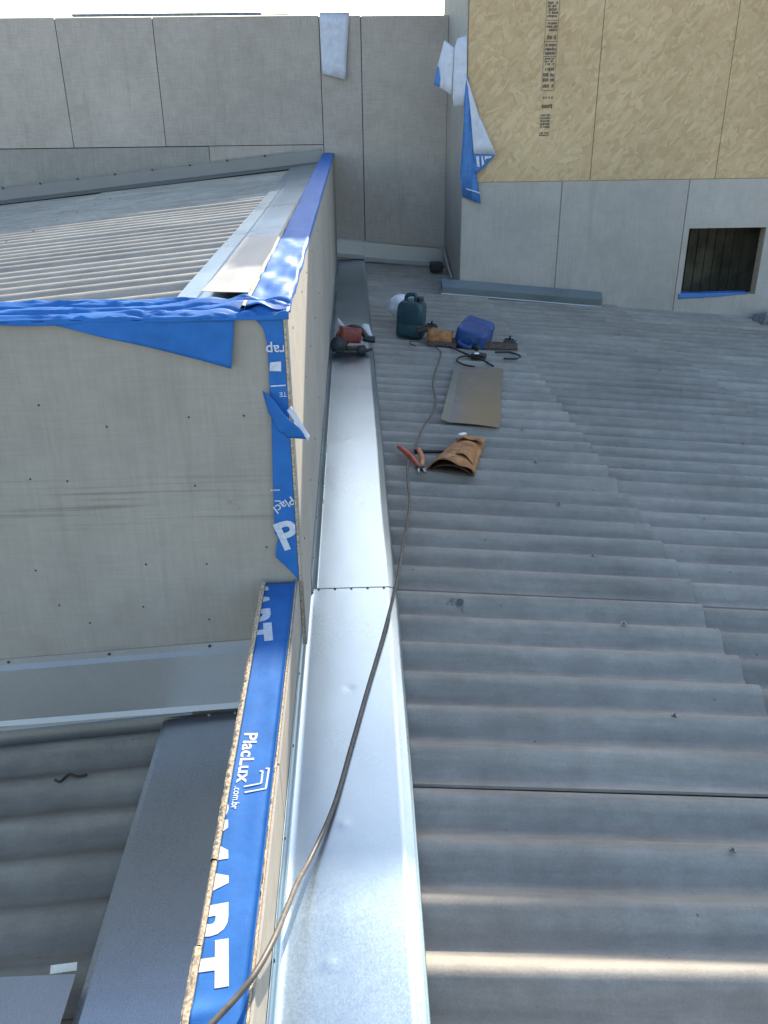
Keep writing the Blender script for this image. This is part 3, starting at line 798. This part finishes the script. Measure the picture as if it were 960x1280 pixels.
poly_sheet('side_sheet', [(.958, YR-.02, 2.10), (.945, YR-.03, 1.715), (.87, YR+.0, 1.76), (.79, YR+.04, 1.806), (.815, YR+.04, 1.95), (.875, YR+.02, 2.165)], 'white_mem', hm)
poly_sheet('blue_edge', [(.788, YR+.03, 1.80), (.835, YR+.012, 1.782), (.842, YR+.012, 1.86), (.822, YR+.025, 1.96), (.806, YR+.03, 1.93)], 'blue_haze', hm)
hb = empty('hanging_membrane'); tag(hb, 'long blue membrane tatter hanging down the strand-board corner', 'membrane')
poly_sheet('sheet', [(XR+.004, YR-.024, 1.89), (XR+.03, YR-.03, 1.86), (1.15, YR-.035, 1.50), (1.17, YR-.04, 1.20), (1.20, YR-.045, 1.03), (1.215, YR-.05, .93), (1.251, YR-.04, .755), (1.16, YR-.045, .79), (1.069, YR-.04, .825), (1.045, YR-.04, 1.04), (1.058, YR-.035, 1.4)], 'blue_haze', hb, .0015, .03)
poly_sheet('folded_back', [(XR+.010, YR-.035, 1.87), (1.20, YR-.05, 1.55), (1.379, YR-.05, 1.20), (1.28, YR-.058, 1.205), (1.165, YR-.06, 1.21), (1.13, YR-.055, 1.5)], 'white_mem', hb, .0015, .02)
tail = poly_sheet('printed_tail', [(1.375, YR-.046, 1.197), (1.165, YR-.052, 1.207), (1.185, YR-.05, 1.03), (1.215, YR-.05, 1.04), (1.28, YR-.05, 1.09)], 'blue_haze', hb, .0015, .01)
bm = bmesh.new()
for pts_ in ([(1.185, 1.185), (1.215, 1.187), (1.225, 1.09), (1.20, 1.10)], [(1.235, 1.187), (1.250, 1.187), (1.268, 1.12), (1.245, 1.10)], [(1.265, 1.187), (1.335, 1.187), (1.33, 1.172), (1.285, 1.165), (1.275, 1.15)]):
    bm.faces.new([bm.verts.new((x, YR-.072, z)) for x, z in pts_])
bobj('printed_letter', bm, 'print', tail)
poly_sheet('printed_line', [(1.10, YR-.068, .905), (1.235, YR-.074, .865), (1.236, YR-.074, .853), (1.10, YR-.068, .893)], 'print', hb, .001, .0, 1)

# ================================================================== LOOSE THINGS ON THE ROOF
def rz(x): return -.1*(x-.06)-.008           # crest height of the right roof
# U channel at the foot of the tower wall
ch = empty('steel_channel', (.87, 8.70, rz(.87)+.006), (0, SL, -.004)); tag(ch, 'long folded steel channel lying at the foot of the cement-board wall', 'channel')
o = mesh('channel', [], [], 'galv_dull', ch); bpy.data.objects.remove(o)
def chan(prof, name, mat):
    vs_, fs = [], []; n = len(prof)
    for x in (0, 1.64):
        for (y, z) in prof: vs_.append((x, y, z))
    for k in range(n-1): fs.append((k, k+1, n+k+1, n+k))
    o = mesh(name, vs_, fs, mat, ch); s = o.modifiers.new('thickness', 'SOLIDIFY'); s.thickness = .002; s.offset = 0
chan([(.012, .004), (0, .0), (-.004, .075), (.09, .135), (.105, .02)], 'web', 'galv')
chan([(-.004, .012), (-.010, .002)], 'lip', 'galv_dull')

# loose flat metal sheet on the roof
mp = empty('metal_sheet'); tag(mp, 'rectangular galvanised sheet with a folded edge lying on the corrugated roof', 'metal sheet')
A, B_, C_, D_ = Vector((.535, 4.79, 0)), Vector((.835, 4.755, 0)), Vector((1.065, 6.06, 0)), Vector((.755, 6.02, 0))
def plate(u, v):
    p = (A.lerp(B_, u)).lerp(D_.lerp(C_, u), v); p.z = rz(p.x)+.016+.004*math.sin(u*3)*(1-v)
    return p
grid('sheet', lambda u, v: tuple(plate(u, v)), 8, 16, 'galv_plate', mp, .0012, False)
def fold(u, v):
    p = plate(0, v)+(-(plate(1, v)-plate(0, v)).normalized())*.045*u; p.z += .014*u
    return tuple(p)
grid('folded_edge', fold, 4, 10, 'galv', mp, .0012, False)
# jerrycans
def jerrycan(name, mat, wdt, dep, hgt, loc, rot, label):
    root = empty(name, loc, rot); tag(root, label, 'jerrycan', 'jerrycans on the roof')
    bm = bmesh.new()
    prof = [(0, .92, .90), (.012, .985, .97), (.04, 1, 1), (hgt*.30, 1, 1), (hgt*.315, .975, .97), (hgt*.335, 1, 1), (hgt*.66, 1, 1), (hgt*.74, .95, .97), (hgt*.80, .80, .93), (hgt*.825, .70, .88)]
    rings = []; K = 28
    for z, a, b_ in prof:
        ring = []
        for k in range(K):
            t = 2*PI*k/K; c, s = math.cos(t), math.sin(t); e = .32
            ring.append(bm.verts.new((wdt/2*a*math.copysign(abs(c)**e, c), dep/2*b_*math.copysign(abs(s)**e, s), z)))
        rings.append(ring)
    for i in range(len(rings)-1):
        for k in range(K): bm.faces.new((rings[i][k], rings[i][(k+1) % K], rings[i+1][(k+1) % K], rings[i+1][k]))
    bm.faces.new(rings[0][::-1]); bm.faces.new(rings[-1])
    bobj('body', bm, mat, root, True)
    tube('handle', catmull([(-wdt*.24, 0, hgt*.80), (-wdt*.24, 0, hgt*.90), (-wdt*.12, 0, hgt*.965), (wdt*.06, 0, hgt*.975), (wdt*.13, 0, hgt*.93), (wdt*.14, 0, hgt*.82)], 6), .017, mat, root, 12)
    nk = lathe('neck', [(.022, hgt*.81), (.022, hgt*.90)], mat, root, 18, Matrix.Translation((wdt*.30, 0, -.01)))
    cp = lathe('cap', [(.028, hgt*.885), (.029, hgt*.89), (.029, hgt*.955), (.025, hgt*.965)], 'black', root, 18, Matrix.Translation((wdt*.30, 0, -.01)))
    box('seam', (-wdt/2*1.004, -.004, hgt*.04), (wdt/2*1.004, .004, hgt*.62), mat, root, .002)
    return root
jerrycan('jerrycan', 'teal', .215, .16, .345, (.445, 6.90, rz(.445)-.004), (0, SL*.6, math.radians(-22)), 'dark teal plastic jerrycan standing upright beside the gutter')
jerrycan('jerrycan', 'bluecan', .25, .21, .34, (1.00, 6.86, rz(1.0)+.105), (math.radians(101), math.radians(14), math.radians(-24)), 'blue plastic jerrycan tipped over with its cap towards the camera')

# white plastic bag behind the teal jerrycan
def bagfn(cx, cy, cz, r, seed):
    bm = bmesh.new(); bmesh.ops.create_icosphere(bm, subdivisions=4, radius=r)
    for v in bm.verts:
        n = v.co.normalized(); d = 1+.16*nz(n.x*2.1+seed, n.y*2.1, n.z*2.1)+.08*abs(nz(n.x*6, n.y*6+seed, n.z*6))
        v.co *= d; v.co.z = max(v.co.z, -r*.86)
        v.co += Vector((cx, cy, cz))
    return bm
o = bobj('plastic_bag', bagfn(.385, 7.33, rz(.385)+.135, .098, 3), 'bag', None, True); o.scale = (1, 1, 1)
tag(o, 'crumpled white plastic bag behind the teal jerrycan', 'bag')

# tool belt behind the blue can
tb = empty('tool_belt', (.66, 6.72, rz(.66)), (0, SL, 0)); tag(tb, 'tan leather tool belt with dark strap spread beside the blue jerrycan', 'tool belt')
def pouch_bm(w_, d_, h_, puff=.02):
    bm = bmesh.new(); bm_box(bm, (-w_/2, -d_/2, 0), (w_/2, d_/2, h_))
    bmesh.ops.subdivide_edges(bm, edges=bm.edges[:], cuts=5, use_grid_fill=True)
    for v in bm.verts:
        t = v.co.z/h_
        v.co.z += puff*(nz(v.co.x*9, v.co.y*9, 2))*t; v.co.x *= 1+.10*nz(v.co.y*8, v.co.z*8, 4); v.co.y += .012*nz(v.co.x*12, v.co.z*10, 6)
    return bm
pb = pouch_bm(.20, .16, .10); bmesh.ops.transform(pb, matrix=Matrix.Rotation(-.12, 4, 'Z') @ Matrix.Rotation(-.25, 4, 'X'), verts=pb.verts)
bobj('pouch', pb, 'leather', tb, True)
def strap_fn(P, wd, name):
    pp = catmull(P, 6); vs_, fs = [], []
    for i, p in enumerate(pp): vs_ += [(p.x, p.y-wd*.35, p.z), (p.x, p.y+wd*.35, p.z+wd*.7)]
    for i in range(len(pp)-1): fs.append((2*i, 2*i+2, 2*i+3, 2*i+1))
    o = mesh(name, vs_, fs, 'leather_dark', tb, True); s = o.modifiers.new('thickness', 'SOLIDIFY'); s.thickness = .010; s.offset = 0
strap_fn([(.06, -.05, .01), (.20, -.06, .012), (.36, -.09, .012), (.50, -.06, .012), (.62, -.06, .012)], .065, 'strap')
strap_fn([(-.05, .05, .06), (-.10, .06, .07), (-.18, .07, .06)], .05, 'strap')
strap_fn([(-.10, -.12, .01), (.0, -.13, .012), (.12, -.14, .01)], .04, 'strap')
for (x, y, z) in ((.56, -.01, .06), (-.06, .12, .10)):
    bm = bmesh.new()
    for a in range(4):
        ang = a*PI/2; bm_box(bm, (-.035, .018, -.006), (.035, .030, .006), Matrix.Translation((x, y, z)) @ Matrix.Rotation(.5, 4, 'X') @ Matrix.Rotation(ang, 4, 'Y') )
    bm_box(bm, (-.05, -.006, -.006), (.05, .006, .012), Matrix.Translation((x, y, z)), .003)
    bobj('buckle', bm, 'dark_screw', tb)

# leather pouch near, with clip
lp = empty('leather_pouch', (.52, 4.24, rz(.52)+.004), (0, SL, 0)); tag(lp, 'tan leather tool pouch with dark open mouth and silver clip on the roof', 'pouch')
def pouch_outline(u, v):
    """u across (left to right), v from mouth (near) to closed far end"""
    nl, nr, fl, fr = Vector((-.175, -.185, 0)), Vector((.065, -.235, 0)), Vector((.02, .255, 0)), Vector((.185, .235, 0))
    return nl.lerp(nr, u).lerp(fl.lerp(fr, u), v)
def top_leather(u, v):
    p = pouch_outline(u, v); bul = math.sin(PI*min(max(u, 0), 1))**.6
    z = .006+bul*(.052*(1-v)**.5+.022)*(1 if v < .97 else .6)+.010*nz(u*4, v*5, 2)
    if .52 < v < .62 and u > .45: z -= .018
    if v < .05: z += .012*math.sin(u*7)
    return (p.x, p.y-(.02*math.sin(u*PI) if v < .05 else 0), z)
grid('front_flap', top_leather, 22, 26, 'leather', lp, .004)
grid('back_leather', lambda u, v: (*pouch_outline(u, v).xy, .004+.003*nz(u*5, v*5, 8)), 10, 12, 'leather_dark', lp, .004)
grid('inner_pocket', lambda u, v: (*(pouch_outline(.08+.84*u, .02+.2*v)).xy, .006+math.sin(PI*u)**.7*(.036-.01*v)), 14, 5, 'leather_dark', lp, .004)
def pk(u, v):
    q_ = Vector(top_leather(.50+.42*u, .16+.36*v)); return (q_.x, q_.y, q_.z+.012*math.sin(PI*u)*(1-.4*v)+.004)
grid('pocket', pk, 10, 10, 'leather', lp, .003)
def cuff(u, v):
    q_ = Vector(top_leather(.15+.75*u, .80+.2*v)); return (q_.x+.02*u, q_.y+.02*u*v, q_.z+.014+.006*math.sin(u*9))
grid('folded_cuff', cuff, 10, 5, 'leather', lp, .004)
pc = Vector(top_leather(.25, .93))
box('clip', (-.022, -.012, 0), (.030, .012, .007), 'paper', lp, .002, 1, Matrix.Translation(pc+Vector((0, 0, .022))) @ Matrix.Rotation(.7, 4, 'Z'))
for u in (.12, .3, .5):
    c_ = Vector(top_leather(u, .07)); dots(lp, [tuple(c_+Vector((0, 0, .003)))], 'steel_screw', .006, '+Z', 'rivet')
for u in (.35, .45, .55):
    c_ = Vector(top_leather(u, .45)); dots(lp, [tuple(c_+Vector((0, 0, .014)))], 'steel_screw', .005, '+Z', 'rivet')

# pliers
pl = empty('pliers', (.285, 4.09, rz(.285)-.006), (0, SL*.8, 0)); tag(pl, 'pliers with red and orange grips lying open beside the leather pouch', 'pliers')
tube('grip', catmull([(.020, -.030, .022), (-.005, .04, .034), (-.040, .12, .040), (-.072, .205, .036)], 5), [.013]*6+[.015]*6+[.012]*4, 'redgrip', pl)
tube('grip', catmull([(.035, -.030, .022), (.042, .04, .036), (.036, .10, .044), (.030, .155, .046)], 5), [.013]*6+[.015]*6+[.012]*4, 'orange_grip', pl)
box('jaw', (.012, -.105, .012), (.027, -.028, .026), 'steel_screw', pl, .003, 1, Matrix.Rotation(-.05, 4, 'Z')); box('jaw', (.029, -.105, .012), (.044, -.028, .026), 'steel_screw', pl, .003, 1, Matrix.Rotation(.10, 4, 'Z'))
lathe('pivot', [(.020, .008), (.020, .030), (.012, .032)], 'black', pl, 14, Matrix.Translation((.027, -.036, 0)))
o = tube('screwdriver', [(.30, 4.28, rz(.3)+.012), (.345, 4.29, rz(.35)+.012), (.352, 4.292, rz(.35)+.012), (.46, 4.31, rz(.46)+.012)], [.013, .013, .011, .009], 'black', None, 10)
tag(o, 'dark tool handle poking out from behind the leather pouch', 'tool')

# circular saw on the gutter
sw = empty('circular_saw', (-.045, 6.26, .005), (0, 0, math.radians(8))); tag(sw, 'red and black circular saw resting on the far gutter', 'power saw')
box('base_plate', (-.14, -.075, .020), (.12, .055, .026), 'dark_screw', sw, .002)
Rx = Matrix.Rotation(PI/2, 4, 'X')
lathe('blade_guard', [(.055, -.018), (.062, -.012), (.062, .012), (.055, .018)], 'black', sw, 24, Matrix.Translation((-.085, -.045, .065)) @ Rx)
lathe('blade', [(.052, -.001), (.052, .001)], 'dark_screw', sw, 28, Matrix.Translation((-.085, -.070, .065)) @ Rx)
lathe('motor', [(.044, 0), (.052, .012), (.052, .085), (.045, .11), (.030, .118)], 'red', sw, 20, Matrix.Translation((-.045, -.02, .095)) @ Matrix.Rotation(-PI/2, 4, 'X'))
bm = pouch_bm(.15, .085, .105, .01); bmesh.ops.bevel(bm, geom=bm.edges[:], offset=.0, segments=1); bmesh.ops.transform(bm, matrix=Matrix.Translation((.0, -.015, .075)) @ Matrix.Rotation(.1, 4, 'Y'), verts=bm.verts)
bobj('gear_housing', bm, 'red', sw, True)
tube('rear_handle', catmull([(-.02, .0, .165), (.03, .0, .178), (.085, .0, .155), (.125, -.005, .10), (.165, -.01, .085)], 5), .021, 'black', sw, 12)
tube('front_knob', catmull([(.10, -.02, .10), (.15, -.03, .088), (.185, -.035, .085)], 4), .026, 'black', sw, 12)
lathe('wheel_knob', [(.012, 0), (.030, .004), (.032, .030), (.02, .036)], 'black', sw, 16, Matrix.Translation((.065, -.10, .035)) @ Rx)
tube('lever', [(.05, -.06, .03), (.11, -.11, .028), (.15, -.09, .03)], .012, 'black', sw)
o = poly_sheet('paper_scrap', [(-.135, 6.42, .07), (-.020, 6.38, .10), (-.130, 6.40, .225)], 'paper', None, .001, .004, 2); tag(o, 'pointed white paper scrap standing behind the red saw', 'paper')
o = poly_sheet('paper_scrap', [(.03, 6.40, .05), (.135, 6.36, .06), (.10, 6.40, .17), (.055, 6.41, .175)], 'paper', None, .001, .01, 2); tag(o, 'white paper scrap behind the saw handle at the gutter lip', 'paper')

# ---- cables
cp_ = [(.62, 6.50), (.585, 6.58), (.50, 6.62), (.455, 6.57), (.50, 6.45), (.55, 6.47)]
pts3 = [(x, y, rz(x)+.020) for x, y in [(.46, 6.50), (.42, 6.56), (.44, 6.64), (.53, 6.62), (.60, 6.52), (.64, 6.38), (.61, 6.15), (.545, 5.80), (.505, 5.50), (.50, 5.26), (.485, 5.10), (.44, 4.88), (.375, 4.66), (.32, 4.40), (.262, 4.14), (.245, 4.00), (.236, 3.80), (.232, 3.62), (.205, 3.38)]]
pts3 += [(.170, 3.10, .035), (.135, 2.84, .030), (.072, 2.50, .018), (.011, 2.20, .016), (-.040, 1.94, .016), (-.087, 1.70, .020), (-.137, 1.505, .05), (-.158, 1.36, .13), (-.170, 1.22, .21), (-.182, 1.10, .275), (-.205, 1.02, .298), (-.232, .975, .300), (-.268, .927, .302), (-.33, .84, .300), (-.42, .72, .23), (-.50, .50, -.10), (-.52, .2, -.24), (-.50, -.6, -.235)]
bm = bmesh.new(); tube_bm(bm, catmull(pts3, 7), .0060, 10)
o = bobj('extension_cable', bm, 'cable', None, True); tag(o, 'long grey-brown extension cable running from the tools down the gutter to the camera', 'cable')
pg = empty('power_lead'); tag(pg, 'short black lead with a plug below the blue jerrycan', 'cable')
tube('lead', catmull([(x, y, rz(x)+.016) for x, y in [(.66, 6.62), (.74, 6.56), (.82, 6.42), (.88, 6.33), (.95, 6.24), (1.0, 6.10)]], 6), .008, 'black', pg)
tube('lead', catmull([(x, y, rz(x)+.014) for x, y in [(.90, 6.36), (.80, 6.32), (.745, 6.20), (.78, 6.09), (.86, 6.05)]], 6), .007, 'black', pg)
tube('lead', catmull([(x, y, rz(x)+.014) for x, y in [(1.08, 6.52), (1.20, 6.55), (1.265, 6.47), (1.23, 6.38), (1.12, 6.35)]], 6), .007, 'black', pg)
box('plug', (-.055, -.032, 0), (.055, .032, .045), 'black', pg, .010, 2, Matrix.Translation((.925, 6.33, rz(.925))) @ Matrix.Rotation(-.4, 4, 'Z'))
lathe('socket_face', [(.022, 0), (.022, .004)], 'paper', pg, 12, Matrix.Translation((.905, 6.318, rz(.905)+.043)))

# right edge: grey offcut and white bag at the wall foot
o = box('foam_offcut', (-.16, -.10, 0), (.26, .10, .10), 'foam', None, .012, 2, Matrix.Translation((4.28, 8.70, rz(4.28)+.005)) @ Matrix.Rotation(.12, 4, 'Y') @ Matrix.Rotation(.25, 4, 'Z'))
for v in o.data.vertices:
    if v.co.x < 4.16: v.co.z -= .05
tag(o, 'grey wedge-shaped offcut against the wall under the dark opening', 'offcut')
o = bobj('plastic_bag', bagfn(4.40, 8.50, rz(4.4)+.075, .095, 9), 'bag', None, True); tag(o, 'small white crumpled bag at the right edge below the opening', 'bag')
